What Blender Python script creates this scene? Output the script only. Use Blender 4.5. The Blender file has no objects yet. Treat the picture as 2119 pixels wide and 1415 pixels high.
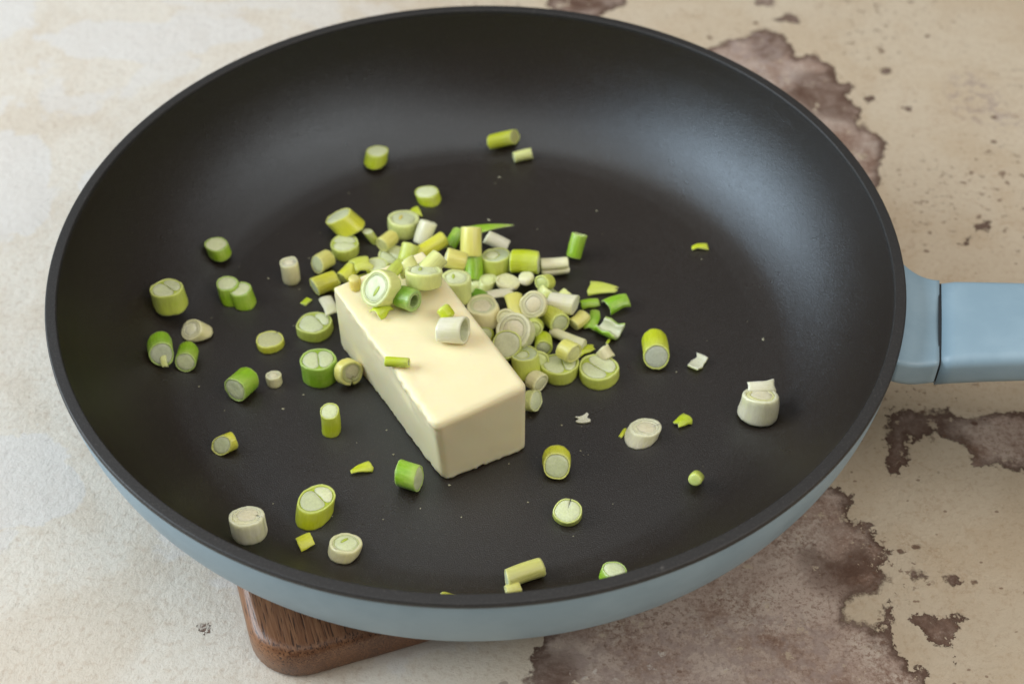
import bpy, math, random
import numpy as np
from mathutils import Vector, noise as mnoise

random.seed(7)
sc = bpy.context.scene
col = sc.collection
RIM = 0.069                     # height of the pan rim above the table (m)

# ------------------------------------------------------------------ camera
FPX, W0, H0 = 2943.0, 2119.0, 1415.0          # focal length in photo pixels
PITCH, ROLL = 0.81478, -0.008459
CAM = np.array([0.01149, -0.34711, 0.32067 + RIM])
Fw = np.array([0, math.cos(PITCH), -math.sin(PITCH)])
R0 = np.array([1.0, 0, 0]); U0 = np.cross(R0, Fw)
Rt = math.cos(ROLL) * R0 + math.sin(ROLL) * U0
Up = -math.sin(ROLL) * R0 + math.cos(ROLL) * U0
cam_d = bpy.data.cameras.new('camera'); cam = bpy.data.objects.new('camera', cam_d); col.objects.link(cam)
m = np.eye(4); m[:3, 0] = Rt; m[:3, 1] = Up; m[:3, 2] = -Fw; m[:3, 3] = CAM
from mathutils import Matrix
cam.matrix_world = Matrix(m.tolist())
cam_d.sensor_width = 36; cam_d.lens = FPX * 36 / W0
cam_d.clip_start = 0.01; cam_d.clip_end = 50
cam_d.dof.use_dof = True; cam_d.dof.focus_distance = 0.445; cam_d.dof.aperture_fstop = 11
sc.camera = cam

# ------------------------------------------------------------------ light
wld = bpy.data.worlds.new('World'); sc.world = wld; wld.use_nodes = True
bg = wld.node_tree.nodes['Background']
bg.inputs[0].default_value = (0.97, 0.96, 0.96, 1); bg.inputs[1].default_value = 0.11

def area(name, loc, target, sx, sy, power, color):
    d = bpy.data.lights.new(name, 'AREA'); d.shape = 'RECTANGLE'; d.size = sx; d.size_y = sy
    d.energy = power; d.color = color
    o = bpy.data.objects.new(name, d); col.objects.link(o); o.location = loc
    o.rotation_euler = (Vector(target) - Vector(loc)).to_track_quat('-Z', 'Y').to_euler()
    return o
area('window_light', (-1.22, 0.10, 0.72), (0, 0, 0.03), 1.0, 0.85, 31.0, (0.80, 0.91, 1.0))
area('ceiling_bounce_light', (0.0, -0.1, 1.75), (0, 0, 0), 2.0, 2.0, 22.0, (1.0, 0.95, 0.89))
area('room_bounce_light', (0.88, -0.48, 0.95), (0, 0, 0.03), 0.8, 0.6, 8.0, (1.0, 0.95, 0.90))

vs = sc.view_settings
vs.view_transform = 'Standard'; vs.look = 'None'; vs.exposure = -0.34; vs.gamma = 1.0
sc.render.engine = 'CYCLES'

# ------------------------------------------------------------------ pixel helpers
def project(X):
    d = np.asarray(X) - CAM
    z = d @ Fw
    return np.stack([W0 / 2 + FPX * (d @ Rt) / z, H0 / 2 - FPX * (d @ Up) / z], -1)
def back(px, z):
    px = np.atleast_2d(np.array(px, float))
    d = Fw + ((px[:, :1] - W0 / 2) / FPX) * Rt - ((px[:, 1:] - H0 / 2) / FPX) * Up
    t = (z - CAM[2]) / d[:, 2]
    return CAM + d * t[:, None]

# ------------------------------------------------------------------ node helpers
class NT:
    def __init__(s, name):
        s.m = bpy.data.materials.new(name); s.m.use_nodes = True
        s.t = s.m.node_tree; s.b = s.t.nodes['Principled BSDF']
    def n(s, typ, **kw):
        x = s.t.nodes.new(typ)
        for k, v in kw.items():
            setattr(x, k, v)
        return x
    def l(s, a, b): s.t.links.new(a, b)
    def put(s, sock, v):
        if isinstance(v, bpy.types.NodeSocket): s.l(v, sock)
        else: sock.default_value = v
    def math(s, op, a, b=0.0, clamp=False):
        x = s.n('ShaderNodeMath', operation=op); x.use_clamp = clamp
        s.put(x.inputs[0], a); s.put(x.inputs[1], b)
        return x.outputs[0]
    def mix(s, f, a, b, mode='MIX'):
        x = s.n('ShaderNodeMix', data_type='RGBA', blend_type=mode)
        s.put(x.inputs[0], f)
        for q, v in ((6, a), (7, b)):
            if isinstance(v, tuple) and len(v) == 3: v = v + (1,)
            s.put(x.inputs[q], v)
        return x.outputs[2]
    def noise(s, vec, scale, detail=3, rough=0.55, dist=0.0):
        x = s.n('ShaderNodeTexNoise'); s.l(vec, x.inputs['Vector'])
        x.inputs['Scale'].default_value = scale; x.inputs['Detail'].default_value = detail
        x.inputs['Roughness'].default_value = rough; x.inputs['Distortion'].default_value = dist
        return x.outputs['Fac']
    def step(s, v, a, b):
        x = s.n('ShaderNodeMapRange'); x.interpolation_type = 'SMOOTHSTEP'
        s.put(x.inputs[0], v); s.put(x.inputs[1], a); s.put(x.inputs[2], b)
        return x.outputs[0]
    def coord(s, kind='Object'): return s.n('ShaderNodeTexCoord').outputs[kind]
    def attr(s, name):
        x = s.n('ShaderNodeAttribute'); x.attribute_name = name
        return x.outputs['Fac']
    def scale(s, vec, sc_, loc=(0, 0, 0)):
        x = s.n('ShaderNodeMapping'); s.l(vec, x.inputs[0]); x.inputs['Scale'].default_value = sc_
        x.inputs['Location'].default_value = loc
        return x.outputs[0]
    def bump(s, h, strength, dist, prev=None):
        x = s.n('ShaderNodeBump'); s.l(h, x.inputs['Height'])
        x.inputs['Strength'].default_value = strength; x.inputs['Distance'].default_value = dist
        if prev is not None: s.l(prev, x.inputs['Normal'])
        return x.outputs[0]
    def set(s, **kw):
        for k, v in kw.items():
            nm = {'base': 'Base Color', 'rough': 'Roughness', 'spec': 'Specular IOR Level', 'normal': 'Normal',
                  'sss': 'Subsurface Weight', 'sssr': 'Subsurface Radius', 'ssss': 'Subsurface Scale',
                  'coat': 'Coat Weight', 'coatr': 'Coat Roughness', 'metal': 'Metallic', 'trans': 'Transmission Weight'}[k]
            i = s.b.inputs[nm]
            if isinstance(v, tuple) and len(v) == 3 and k == 'base': v = v + (1,)
            s.put(i, v)
        return s.m

# ------------------------------------------------------------------ mesh helpers
def mesh_obj(name, verts, faces, mat, parent=None, smooth=True, attrs=None):
    me = bpy.data.meshes.new(name)
    me.from_pydata([tuple(v) for v in np.asarray(verts, float).tolist()], [], [list(f) for f in faces])
    if attrs:
        for k, a in attrs.items():
            at = me.attributes.new(k, 'FLOAT', 'POINT'); at.data.foreach_set('value', np.asarray(a, np.float32))
    me.materials.append(mat)
    if smooth: me.polygons.foreach_set('use_smooth', [True] * len(me.polygons))
    me.update()
    o = bpy.data.objects.new(name, me); col.objects.link(o)
    if parent is not None: o.parent = parent
    return o
def empty(name, loc):
    o = bpy.data.objects.new(name, None); col.objects.link(o); o.location = tuple(loc); o.empty_display_size = 0.01
    return o
def tag(o, label, cat, group=None):
    o['label'] = label; o['category'] = cat
    if group: o['group'] = group
    return o
def lathe(prof, n=256):
    v, f = [], []
    rows = []
    for r, z in prof:
        if r < 1e-7:
            rows.append([len(v)]); v.append((0, 0, z)); continue
        rows.append(list(range(len(v), len(v) + n)))
        for k in range(n):
            a = 2 * math.pi * k / n; v.append((r * math.cos(a), r * math.sin(a), z))
    for A, B in zip(rows, rows[1:]):
        for k in range(n):
            k2 = (k + 1) % n
            if len(A) == 1: f.append((A[0], B[k2], B[k]))
            elif len(B) == 1: f.append((A[k], A[k2], B[0]))
            else: f.append((A[k], A[k2], B[k2], B[k]))
    return v, f
def spline(pts, sub=8):
    P = np.array(pts, float); out = []
    Q = np.vstack([2 * P[0] - P[1], P, 2 * P[-1] - P[-2]])
    for i in range(1, len(Q) - 2):
        for k in range(sub):
            t = k / sub
            out.append(0.5 * ((2 * Q[i]) + (-Q[i - 1] + Q[i + 1]) * t + (2 * Q[i - 1] - 5 * Q[i] + 4 * Q[i + 1] - Q[i + 2]) * t * t
                              + (-Q[i - 1] + 3 * Q[i] - 3 * Q[i + 1] + Q[i + 2]) * t ** 3))
    out.append(P[-1])
    return np.array(out)

# ------------------------------------------------------------------ table top
def sdf_poly(X, Y, poly):
    P = np.array(poly); n = len(P)
    d = np.full(X.shape, 1e9); s = np.zeros(X.shape, bool)
    for i in range(n):
        ax, ay = P[i]; bx, by = P[(i + 1) % n]
        ex, ey = bx - ax, by - ay
        t = np.clip(((X - ax) * ex + (Y - ay) * ey) / (ex * ex + ey * ey + 1e-12), 0, 1)
        d = np.minimum(d, np.hypot(X - ax - t * ex, Y - ay - t * ey))
        c = ((ay > Y) != (by > Y)) & (X < (bx - ax) * (Y - ay) / (by - ay + 1e-12) + ax)
        s ^= c
    return np.where(s, d, -d)
STAINS = [
    [(1470, 100), (1500, 84), (1535, 74), (1572, 60), (1612, 66), (1640, 92), (1652, 116), (1690, 118), (1722, 138), (1738, 168),
     (1764, 172), (1754, 200), (1782, 232), (1790, 262), (1822, 285), (1838, 298), (1826, 335), (1820, 372), (1808, 395), (1700, 330), (1560, 220), (1440, 120)],
    [(1120, -20), (1290, -20), (1300, 8), (1262, 24), (1240, 40), (1180, 36), (1140, 20)],
    [(1545, -20), (1612, -20), (1606, 8), (1590, 15), (1560, 14)],
    [(1838, 862), (1860, 835), (1896, 855), (1960, 843), (2000, 866), (2060, 852), (2180, 850), (2180, 962), (2098, 986), (2072, 962),
     (2012, 960), (1984, 908), (1930, 902), (1882, 908), (1868, 956), (1862, 992), (1836, 972), (1830, 915)],
    [(1690, 1012), (1712, 1004), (1764, 1022), (1766, 1076), (1806, 1088), (1838, 1140), (1838, 1186), (1812, 1222), (1768, 1240),
     (1760, 1282), (1812, 1300), (1826, 1290), (1822, 1258), (1840, 1250), (1856, 1290), (1858, 1335), (1876, 1382), (1916, 1384),
     (1908, 1420), (1930, 1520), (1080, 1520), (1095, 1390), (1120, 1320), (1300, 1150), (1500, 1040)],
    [(1893, 1282), (1906, 1270), (1945, 1268), (1984, 1266), (1990, 1288), (1966, 1306), (1962, 1326), (1936, 1326), (1916, 1304)],
    [(1880, 1170), (1900, 1176), (1914, 1186), (1902, 1196), (1884, 1190)], [(1963, 1188), (1980, 1184), (1988, 1196), (1978, 1210), (1964, 1206)],
    [(1956, 1362), (1980, 1364), (1982, 1374), (1962, 1374)], [(2014, 466), (2040, 462), (2046, 470), (2022, 476)], [(1992, 500), (2004, 494), (2004, 508), (1996, 510)],
    [(1786, 202), (1810, 200), (1814, 208), (1794, 212)], [(1600, 40), (1640, 30), (1672, 44), (1650, 50), (1620, 46)], [(1826, 146), (1848, 142), (1842, 152), (1830, 154)],
    [(2036, 1326), (2060, 1332), (2056, 1342), (2040, 1338)], [(1836, 1228), (1850, 1230), (1848, 1240), (1838, 1240)], [(1310, 1266), (1324, 1276), (1320, 1290), (1308, 1284)],
    [(1096, 1350), (1124, 1330), (1180, 1345), (1206, 1380), (1195, 1440), (1110, 1440), (1104, 1390)],
    [(412, 1298), (452, 1290), (456, 1300), (430, 1306)], [(1790, 165), (1798, 160), (1800, 170)], [(1870, 220), (1884, 222), (1878, 230)],
]
DARK = [[(1540, 66), (1612, 64), (1650, 110), (1600, 130), (1560, 120)], [(1600, 190), (1660, 150), (1730, 140), (1760, 200), (1790, 262), (1740, 250), (1680, 240)],
        [(1838, 862), (1900, 850), (1980, 850), (1990, 900), (2040, 960), (1990, 950), (1930, 905), (1860, 900), (1862, 990), (1836, 972)],
        [(1650, 1130), (1720, 1140), (1790, 1110), (1840, 1150), (1838, 1190), (1810, 1225), (1760, 1240), (1680, 1200)], [(1096, 1350), (1180, 1345), (1206, 1380), (1195, 1440), (1110, 1440)],
        [(1120, -20), (1290, -20), (1262, 24), (1180, 36)], [(1893, 1282), (1990, 1268), (1962, 1326)]]
MOTTLE = [[(1962, 150), (2010, 150), (2060, 180), (2110, 230), (2150, 250), (2150, 300), (2080, 280), (2030, 262), (1980, 240), (1962, 190)],
          [(1480, 96), (1570, 60), (1620, 110), (1700, 180), (1640, 200), (1520, 150)],
          [(1180, 1320), (1500, 1260), (1640, 1240), (1740, 1330), (1760, 1420), (1200, 1430)]]
PALE = [[(-60, 300), (80, 300), (140, 330), (100, 400), (60, 480), (-60, 470)], [(80, 80), (200, 40), (420, 30), (560, 60), (520, 90), (380, 110), (300, 140), (160, 120)],
        [(-60, -40), (110, -40), (60, 60), (-60, 120)], [(-60, 880), (120, 900), (180, 1000), (110, 1080), (-60, 1100)], [(150, 350), (240, 320), (220, 400), (160, 420)],
        [(1180, 1380), (1320, 1320), (1480, 1340), (1500, 1400), (1300, 1440)]]
def build_table():
    gx = np.concatenate([np.linspace(-0.75, -0.28, 12)[:-1], np.arange(-0.28, 0.3001, 0.002), np.linspace(0.30, 0.75, 12)[1:]])
    gy = np.concatenate([np.linspace(-0.6, -0.16, 12)[:-1], np.arange(-0.16, 0.2801, 0.002), np.linspace(0.28, 0.75, 12)[1:]])
    X, Y = np.meshgrid(gx, gy)
    def field(polys):
        s = np.full(X.shape, -1.0)
        for p in polys: s = np.maximum(s, sdf_poly(X, Y, back(p, 0.0)[:, :2]))
        return np.clip(s, -0.05, 0.05)
    S, Mo, Pa, Dk = field(STAINS), field(MOTTLE), field(PALE), field(DARK)
    nx, ny = len(gx), len(gy)
    V = np.stack([X, Y, 0 * X], -1).reshape(-1, 3)
    idx = np.arange(nx * ny).reshape(ny, nx)
    Fc = np.stack([idx[:-1, :-1], idx[:-1, 1:], idx[1:, 1:], idx[1:, :-1]], -1).reshape(-1, 4)
    M = NT('stained_plaster_board')
    co = M.coord('Object')
    n_edge = M.noise(co, 95, 6, 0.68); n_big = M.noise(co, 5.5, 4, 0.55, 0.5); n_mid = M.noise(co, 22, 5, 0.6, 0.4)
    n_fine = M.noise(co, 420, 4, 0.65); n_grain = M.noise(co, 1500, 2, 0.5)
    sx = M.n('ShaderNodeSeparateXYZ'); M.l(co, sx.inputs[0])
    # tan on the handle side, chalky cream on the other
    side = M.step(M.math('ADD', M.math('ADD', sx.outputs[0], M.math('MULTIPLY', sx.outputs[1], 0.25)), M.math('MULTIPLY', M.math('SUBTRACT', n_big, 0.5), 0.30)), -0.10, 0.13)
    base = M.mix(side, (0.72, 0.665, 0.575), (0.605, 0.51, 0.38))
    base = M.mix(M.math('MULTIPLY', M.step(n_mid, 0.42, 0.62), 0.45), base, M.mix(side, (0.60, 0.50, 0.38), (0.52, 0.40, 0.265)))
    base = M.mix(M.math('MULTIPLY', M.step(n_fine, 0.48, 0.72), 0.30), base, (0.36, 0.22, 0.12))
    # chalk-white patches with ragged outlines
    pal = M.math('ADD', M.attr('pale'), M.math('MULTIPLY', M.math('SUBTRACT', n_mid, 0.5), 0.05))
    pal = M.math('ADD', pal, M.math('MULTIPLY', M.math('SUBTRACT', n_edge, 0.5), 0.012))
    free = M.math('MULTIPLY', M.step(M.noise(M.scale(co, (1, 1, 1), (3.1, 1.7, 0)), 13, 6, 0.6, 0.3), 0.545, 0.575), M.math('SUBTRACT', 1.0, side))
    palm = M.math('MAXIMUM', M.step(pal, -0.0005, 0.0015), M.math('MULTIPLY', free, 0.8))
    base = M.mix(M.math('MULTIPLY', palm, 0.62), base, (0.71, 0.69, 0.665))
    # brown water stains with darker borders
    sd = M.math('ADD', M.attr('stain'), M.math('MULTIPLY', M.math('SUBTRACT', n_edge, 0.5), 0.015))
    sd = M.math('ADD', sd, M.math('MULTIPLY', M.math('SUBTRACT', M.noise(M.scale(co, (1, 1, 1), (6, 6, 0)), 260, 5, 0.75), 0.5), 0.0075))
    sd = M.math('ADD', sd, M.math('MULTIPLY', M.math('SUBTRACT', n_fine, 0.5), 0.0022))
    soft = M.math('ADD', 0.0003, M.math('MULTIPLY', M.step(M.noise(M.scale(co, (1, 1, 1), (5, 9, 0)), 30, 3, 0.5), 0.48, 0.66), 0.0020))
    sm = M.step(sd, M.math('MULTIPLY', soft, -0.4), soft)
    n_br = M.noise(M.scale(co, (1, 1, 1), (2, 4, 0)), 34, 7, 0.72, 0.6)
    grit = M.noise(co, 620, 5, 0.78)
    inner = M.mix(M.step(n_br, 0.36, 0.64), (0.25, 0.15, 0.108), (0.56, 0.45, 0.38))
    inner = M.mix(M.math('MULTIPLY', M.step(n_mid, 0.45, 0.62), 0.40), inner, (0.42, 0.31, 0.255))
    inner = M.mix(M.math('MULTIPLY', M.step(grit, 0.51, 0.60), 0.6), inner, (0.19, 0.11, 0.076))
    inner = M.mix(M.math('MULTIPLY', M.step(grit, 0.46, 0.38), 0.55), inner, (0.58, 0.48, 0.41))
    chalk = M.math('MULTIPLY', M.step(M.noise(co, 26, 7, 0.74), 0.52, 0.64), M.step(grit, 0.58, 0.44))
    inner = M.mix(M.math('MULTIPLY', chalk, 0.7), inner, (0.62, 0.54, 0.46))
    haze_n = M.step(M.noise(M.scale(co, (1, 1, 1), (7, 1, 0)), 14, 6, 0.7, 0.5), 0.46, 0.66)
    inner = M.mix(M.math('MULTIPLY', haze_n, 0.55), inner, (0.60, 0.52, 0.455))
    dk = M.step(M.math('ADD', M.attr('dark'), M.math('MULTIPLY', M.math('SUBTRACT', n_br, 0.5), 0.035)), -0.003, 0.005)
    inner = M.mix(M.math('MULTIPLY', dk, M.math('ADD', 0.55, M.math('MULTIPLY', M.step(n_br, 0.62, 0.38), 0.42))), inner, (0.088, 0.040, 0.025))
    edge = M.math('MULTIPLY', M.step(sd, 0.0060, 0.0004), M.step(n_mid, 0.30, 0.50))
    inner = M.mix(M.math('MULTIPLY', edge, 0.9), inner, (0.080, 0.036, 0.022))
    hole = M.step(M.noise(M.scale(co, (1, 1, 1), (11, 3, 0)), 120, 6, 0.75), 0.60, 0.63)
    base = M.mix(M.math('MULTIPLY', sm, M.math('SUBTRACT', 0.96, M.math('MULTIPLY', hole, 0.75))), base, inner)
    # lilac mottling
    mo = M.math('MULTIPLY', M.step(M.math('ADD', M.attr('mottle'), M.math('MULTIPLY', M.math('SUBTRACT', n_mid, 0.5), 0.03)), -0.002, 0.006),
                M.step(M.noise(co, 210, 5, 0.7), 0.48, 0.56))
    base = M.mix(M.math('MULTIPLY', mo, 0.55), base, (0.36, 0.28, 0.25))
    # worn patches of rusty fibre in the tan
    wn = M.math('MULTIPLY', M.step(M.noise(M.scale(co, (1, 1, 1), (1, 7, 0)), 48, 7, 0.78, 0.6), 0.53, 0.66), M.step(grit, 0.44, 0.58))
    base = M.mix(M.math('MULTIPLY', M.math('MULTIPLY', wn, M.math('ADD', M.math('MULTIPLY', side, 0.8), 0.2)), M.math('MULTIPLY', M.math('SUBTRACT', 1.0, sm), 0.42)), base, (0.34, 0.20, 0.11))
    # scattered specks and scratches
    v = M.n('ShaderNodeTexVoronoi'); v.inputs['Scale'].default_value = 62; M.l(M.scale(co, (1, 1.25, 1)), v.inputs['Vector'])
    w = M.n('ShaderNodeTexVoronoi'); w.inputs['Scale'].default_value = 62; M.l(M.scale(co, (1, 1.25, 1)), w.inputs['Vector'])
    sc2 = M.n('ShaderNodeSeparateColor'); M.l(w.outputs['Color'], sc2.inputs[0])
    spk = M.step(M.math('ADD', v.outputs['Distance'], M.math('MULTIPLY', M.math('SUBTRACT', n_fine, 0.5), 0.16)), 0.105, 0.065)
    spk = M.math('MULTIPLY', spk, M.step(sc2.outputs[0], 0.36, 0.40))
    spk = M.math('MULTIPLY', spk, M.math('ADD', M.math('MULTIPLY', side, 0.85), 0.08))
    base = M.mix(M.math('MULTIPLY', spk, 0.85), base, (0.11, 0.05, 0.03))
    v3 = M.n('ShaderNodeTexVoronoi'); v3.inputs['Scale'].default_value = 170; M.l(M.scale(co, (1, 1.4, 1), (0.3, 0.1, 0)), v3.inputs['Vector'])
    sc3 = M.n('ShaderNodeSeparateColor'); M.l(v3.outputs['Color'], sc3.inputs[0])
    sp3 = M.math('MULTIPLY', M.step(M.math('ADD', v3.outputs['Distance'], M.math('MULTIPLY', M.math('SUBTRACT', n_fine, 0.5), 0.3)), 0.14, 0.08), M.step(sc3.outputs[0], 0.55, 0.60))
    base = M.mix(M.math('MULTIPLY', M.math('MULTIPLY', sp3, M.math('ADD', M.math('MULTIPLY', side, 0.9), 0.05)), 0.7), base, (0.16, 0.08, 0.045))
    clus = M.math('MULTIPLY', M.step(M.noise(co, 230, 5, 0.72), 0.58, 0.635), M.step(M.noise(M.scale(co, (1, 1, 1), (8, 2, 0)), 15, 3, 0.5), 0.46, 0.62))
    base = M.mix(M.math('MULTIPLY', M.math('MULTIPLY', clus, M.math('ADD', M.math('MULTIPLY', side, 0.93), 0.07)), 0.75), base, (0.15, 0.08, 0.05))
    nb = M.bump(M.noise(co, 330, 7, 0.75), 0.75, 0.0010)
    nb = M.bump(n_mid, 0.5, 0.0016, nb)
    nb = M.bump(M.noise(co, 120, 6, 0.7), 0.45, 0.0012, nb)
    nb = M.bump(M.math('SUBTRACT', 1.0, sm), 0.8, 0.0005, nb)
    nb = M.bump(M.math('SUBTRACT', 1.0, M.math('MAXIMUM', spk, clus)), 0.5, 0.0003, nb)
    M.set(base=base, rough=M.math('ADD', M.math('MULTIPLY', n_fine, 0.25), 0.48), spec=0.28, normal=nb)
    o = mesh_obj('table_top', V, Fc.tolist(), M.m, attrs={'stain': S.ravel(), 'mottle': Mo.ravel(), 'pale': Pa.ravel(), 'dark': Dk.ravel()})
    o['kind'] = 'structure'
build_table()

# ------------------------------------------------------------------ wooden board under the pan
BOARD_H = 0.0137
def build_board():
    az = math.radians(18.0)
    ex = np.array([math.cos(az), math.sin(az), 0]); ey = np.array([-math.sin(az), math.cos(az), 0])
    Lx, Ly, rad = 0.122, 0.132, 0.017
    corner = np.array([-0.0715, -0.1330, 0]) + ex * 0.0076 + ey * 0.0050
    cen = corner + ex * Lx / 2 + ey * Ly / 2
    def outline(inset, n=10):
        pts = []
        for (sx, sy, a0) in ((1, 1, 0), (-1, 1, 90), (-1, -1, 180), (1, -1, 270)):
            for k in range(n + 1):
                a = math.radians(a0 + 90 * k / n); r = max(rad - inset, 0.001)
                pts.append((sx * (Lx / 2 - rad) + r * math.cos(a), sy * (Ly / 2 - rad) + r * math.sin(a)))
        return pts
    rows = [(0.0022, 0.0), (0.0008, 0.0005), (0.0, 0.0018), (0.0, 0.0084), (0.0003, 0.0104), (0.0010, 0.0120), (0.0022, 0.0131), (0.0036, 0.0136), (0.0046, BOARD_H)]
    V = []; n = None
    for ins, z in rows:
        o = outline(ins); n = len(o)
        V += [(x, y, z) for x, y in o]
    Fc = []
    for i in range(len(rows) - 1):
        for k in range(n):
            k2 = (k + 1) % n
            Fc.append((i * n + k, i * n + k2, (i + 1) * n + k2, (i + 1) * n + k))
    Fc.append(list(range((len(rows) - 1) * n, len(rows) * n))); Fc.append(list(range(n))[::-1])
    M = NT('oiled_dark_wood')
    co = M.coord('Object')
    big = M.noise(M.scale(co, (14, 2.0, 6)), 3.0, 5, 0.6, 1.2)
    fib = M.noise(M.scale(co, (260, 9, 260)), 4.5, 4, 0.65)
    pore = M.noise(M.scale(co, (560, 30, 560)), 4.0, 2, 0.5)
    c = M.mix(M.step(big, 0.33, 0.68), (0.115, 0.046, 0.021), (0.26, 0.115, 0.052))
    c = M.mix(M.math('MULTIPLY', M.step(fib, 0.40, 0.70), 0.5), c, (0.36, 0.18, 0.085))
    c = M.mix(M.math('MULTIPLY', M.step(pore, 0.55, 0.64), 0.85), c, (0.030, 0.011, 0.006))
    nb = M.bump(pore, 0.25, -0.0004)
    M.set(base=c, rough=M.math('ADD', M.math('MULTIPLY', fib, 0.2), 0.24), spec=0.5, normal=nb)
    o = mesh_obj('wooden_board', V, Fc, M.m)
    o.location = tuple(cen); o.rotation_euler = (0, 0, az)
    tag(o, 'dark brown wooden board with rounded corner lying under the pan', 'board')
build_board()

# ------------------------------------------------------------------ frying pan
Z = RIM
IN = [(0.0, -0.0470), (0.04, -0.0470), (0.080, -0.0470), (0.0940, -0.0470), (0.1010, -0.0467), (0.1078, -0.0453), (0.1142, -0.0416), (0.1201, -0.0366), (0.1254, -0.0302), (0.1298, -0.0228), (0.1331, -0.0150), (0.1351, -0.0075), (0.1362, -0.0014)]
IN_S = spline(IN[2:], 10); IN_S = np.vstack([np.array(IN[:2]), IN_S])
FLOOR = Z - 0.047
def floor_z(r): return np.interp(r, IN_S[:, 0], IN_S[:, 1]) + Z
def build_pan():
    root = empty('frying_pan', (0, 0, BOARD_H + 0.0003))
    off = np.array([0, 0, -(BOARD_H + 0.0003)])
    def part(name, V, Fc, mat, par=root, smooth=True): return mesh_obj(name, np.asarray(V, float) + off, Fc, mat, par, smooth)
    # non-stick coat
    M = NT('black_nonstick_coat'); co = M.coord('Object')
    grain = M.noise(co, 2600, 2, 0.6); cloud = M.noise(co, 28, 5, 0.6)
    c = M.mix(cloud, (0.018, 0.0120, 0.0080), (0.026, 0.0178, 0.0122))
    c = M.mix(M.math('MULTIPLY', M.step(grain, 0.58, 0.74), 0.7), c, (0.085, 0.078, 0.070))
    nb = M.bump(grain, 0.6, 0.00025)
    M.b.inputs['Specular Tint'].default_value = (0.78, 0.90, 1.0, 1)  # blue of the window light put into the coat's reflection colour
    coat = M.set(base=c, rough=M.math('ADD', M.math('MULTIPLY', M.noise(M.scale(co, (1, 1, 1), (4, 4, 0)), 45, 7, 0.72, 0.8), 0.16), 0.22), spec=0.82, normal=nb)
    M2 = NT('black_rim_coat'); co = M2.coord('Object')
    g2 = M2.noise(co, 1800, 3, 0.65); wear = M2.noise(co, 160, 5, 0.75)
    c2 = M2.mix(M2.step(g2, 0.5, 0.8), (0.022, 0.0205, 0.0195), (0.074, 0.068, 0.063))  # light caught by the flat upward rim is put into these lighter greys
    c2 = M2.mix(M2.math('MULTIPLY', M2.step(wear, 0.66, 0.74), 0.5), c2, (0.20, 0.18, 0.165))
    rimm = M2.set(base=c2, rough=0.5, spec=0.45, normal=M2.bump(g2, 0.5, 0.0002))
    M3 = NT('grey_blue_enamel'); co = M3.coord('Object')
    n3 = M3.noise(co, 46, 4, 0.6); n4 = M3.noise(co, 900, 3, 0.6)
    c3 = M3.mix(M3.step(n3, 0.35, 0.7), (0.235, 0.338, 0.405), (0.28, 0.388, 0.455))
    c3 = M3.mix(M3.math('MULTIPLY', M3.step(M3.noise(co, 300, 5, 0.75), 0.655, 0.72), 0.35), c3, (0.12, 0.16, 0.19))
    enam = M3.set(base=c3, rough=M3.math('ADD', M3.math('MULTIPLY', n3, 0.12), 0.36), spec=0.45, normal=M3.bump(n4, 0.08, 0.0002))
    M4 = NT('dark_seam'); M4.set(base=(0.02, 0.022, 0.025), rough=0.7)
    V, Fc = lathe([(r, z + Z) for r, z in IN_S]); part('cooking_surface', V, Fc, coat)
    lip = [(0.1362, -0.0014), (0.1363, -0.0005), (0.13645, -0.0001), (0.1367, 0.0), (0.1368, 0.0), (0.1380, 0.00005), (0.1394, 0.0), (0.1395, 0.0), (0.13985, -0.0002), (0.1400, -0.0006), (0.14005, -0.0016), (0.1396, -0.0020)]
    V, Fc = lathe([(r, z + Z) for r, z in lip]); part('rim', V, Fc, rimm)
    out = spline([(0.1397, -0.0019), (0.1396, -0.006), (0.1388, -0.0125), (0.1368, -0.0205), (0.1330, -0.0292), (0.1272, -0.0380), (0.1195, -0.0460), (0.1110, -0.0515), (0.1030, -0.0543)], 8)
    out = np.vstack([out, [(0.100, Z * 0 - 0.0549), (0.0, -0.0549)]])
    V, Fc = lathe([(r, z + Z) for r, z in out]); V = np.array(V); part('outer_shell', V, [f[::-1] for f in Fc], enam)
    # handle, lofted along its own axis
    haz = math.radians(-12.0)
    hx = np.array([math.cos(haz), math.sin(haz), 0]); hy = np.array([-math.sin(haz), math.cos(haz), 0])
    def section(s, zt, th, yb, yf, re=0.003, crown=0.0006, und=0.0045):
        """rounded section at distance s: top height zt, side height th, back edge yb, front edge yf"""
        pts = []
        w = yb - yf; mid = (yb + yf) / 2
        def arc(cy, cz, r, a0, a1, n=6):
            for k in range(n + 1):
                a = math.radians(a0 + (a1 - a0) * k / n); pts.append((cy + r * math.cos(a), cz + r * math.sin(a)))
        arc(yb - re, zt - re, re, 0, 90)
        for k in range(1, 8):
            t = k / 8; pts.append((yb - re - t * (w - 2 * re), zt + crown * math.sin(math.pi * t)))
        arc(yf + re, zt - re, re, 90, 180)
        arc(yf + 0.004, zt - th + 0.001, 0.004, 180, 250, 4)
        for k in range(1, 8):
            t = k / 8; pts.append((yf + 0.004 + t * (w - 0.008), zt - th - 0.0028 - und * math.sin(math.pi * t)))
        arc(yb - 0.004, zt - th + 0.001, 0.004, 290, 360, 4)
        return [s * hx + y * hy + np.array([0, 0, z]) for y, z in pts]
    def loft(secs):
        n = len(secs[0]); V = [p for s in secs for p in s]; Fc = []
        for i in range(len(secs) - 1):
            for k in range(n):
                k2 = (k + 1) % n; Fc.append((i * n + k, (i + 1) * n + k, (i + 1) * n + k2, i * n + k2))
        Fc.append(list(range(n))); Fc.append(list(range((len(secs) - 1) * n, len(secs) * n))[::-1])
        return V, Fc
    seam = 0.1516
    br = []
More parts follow.
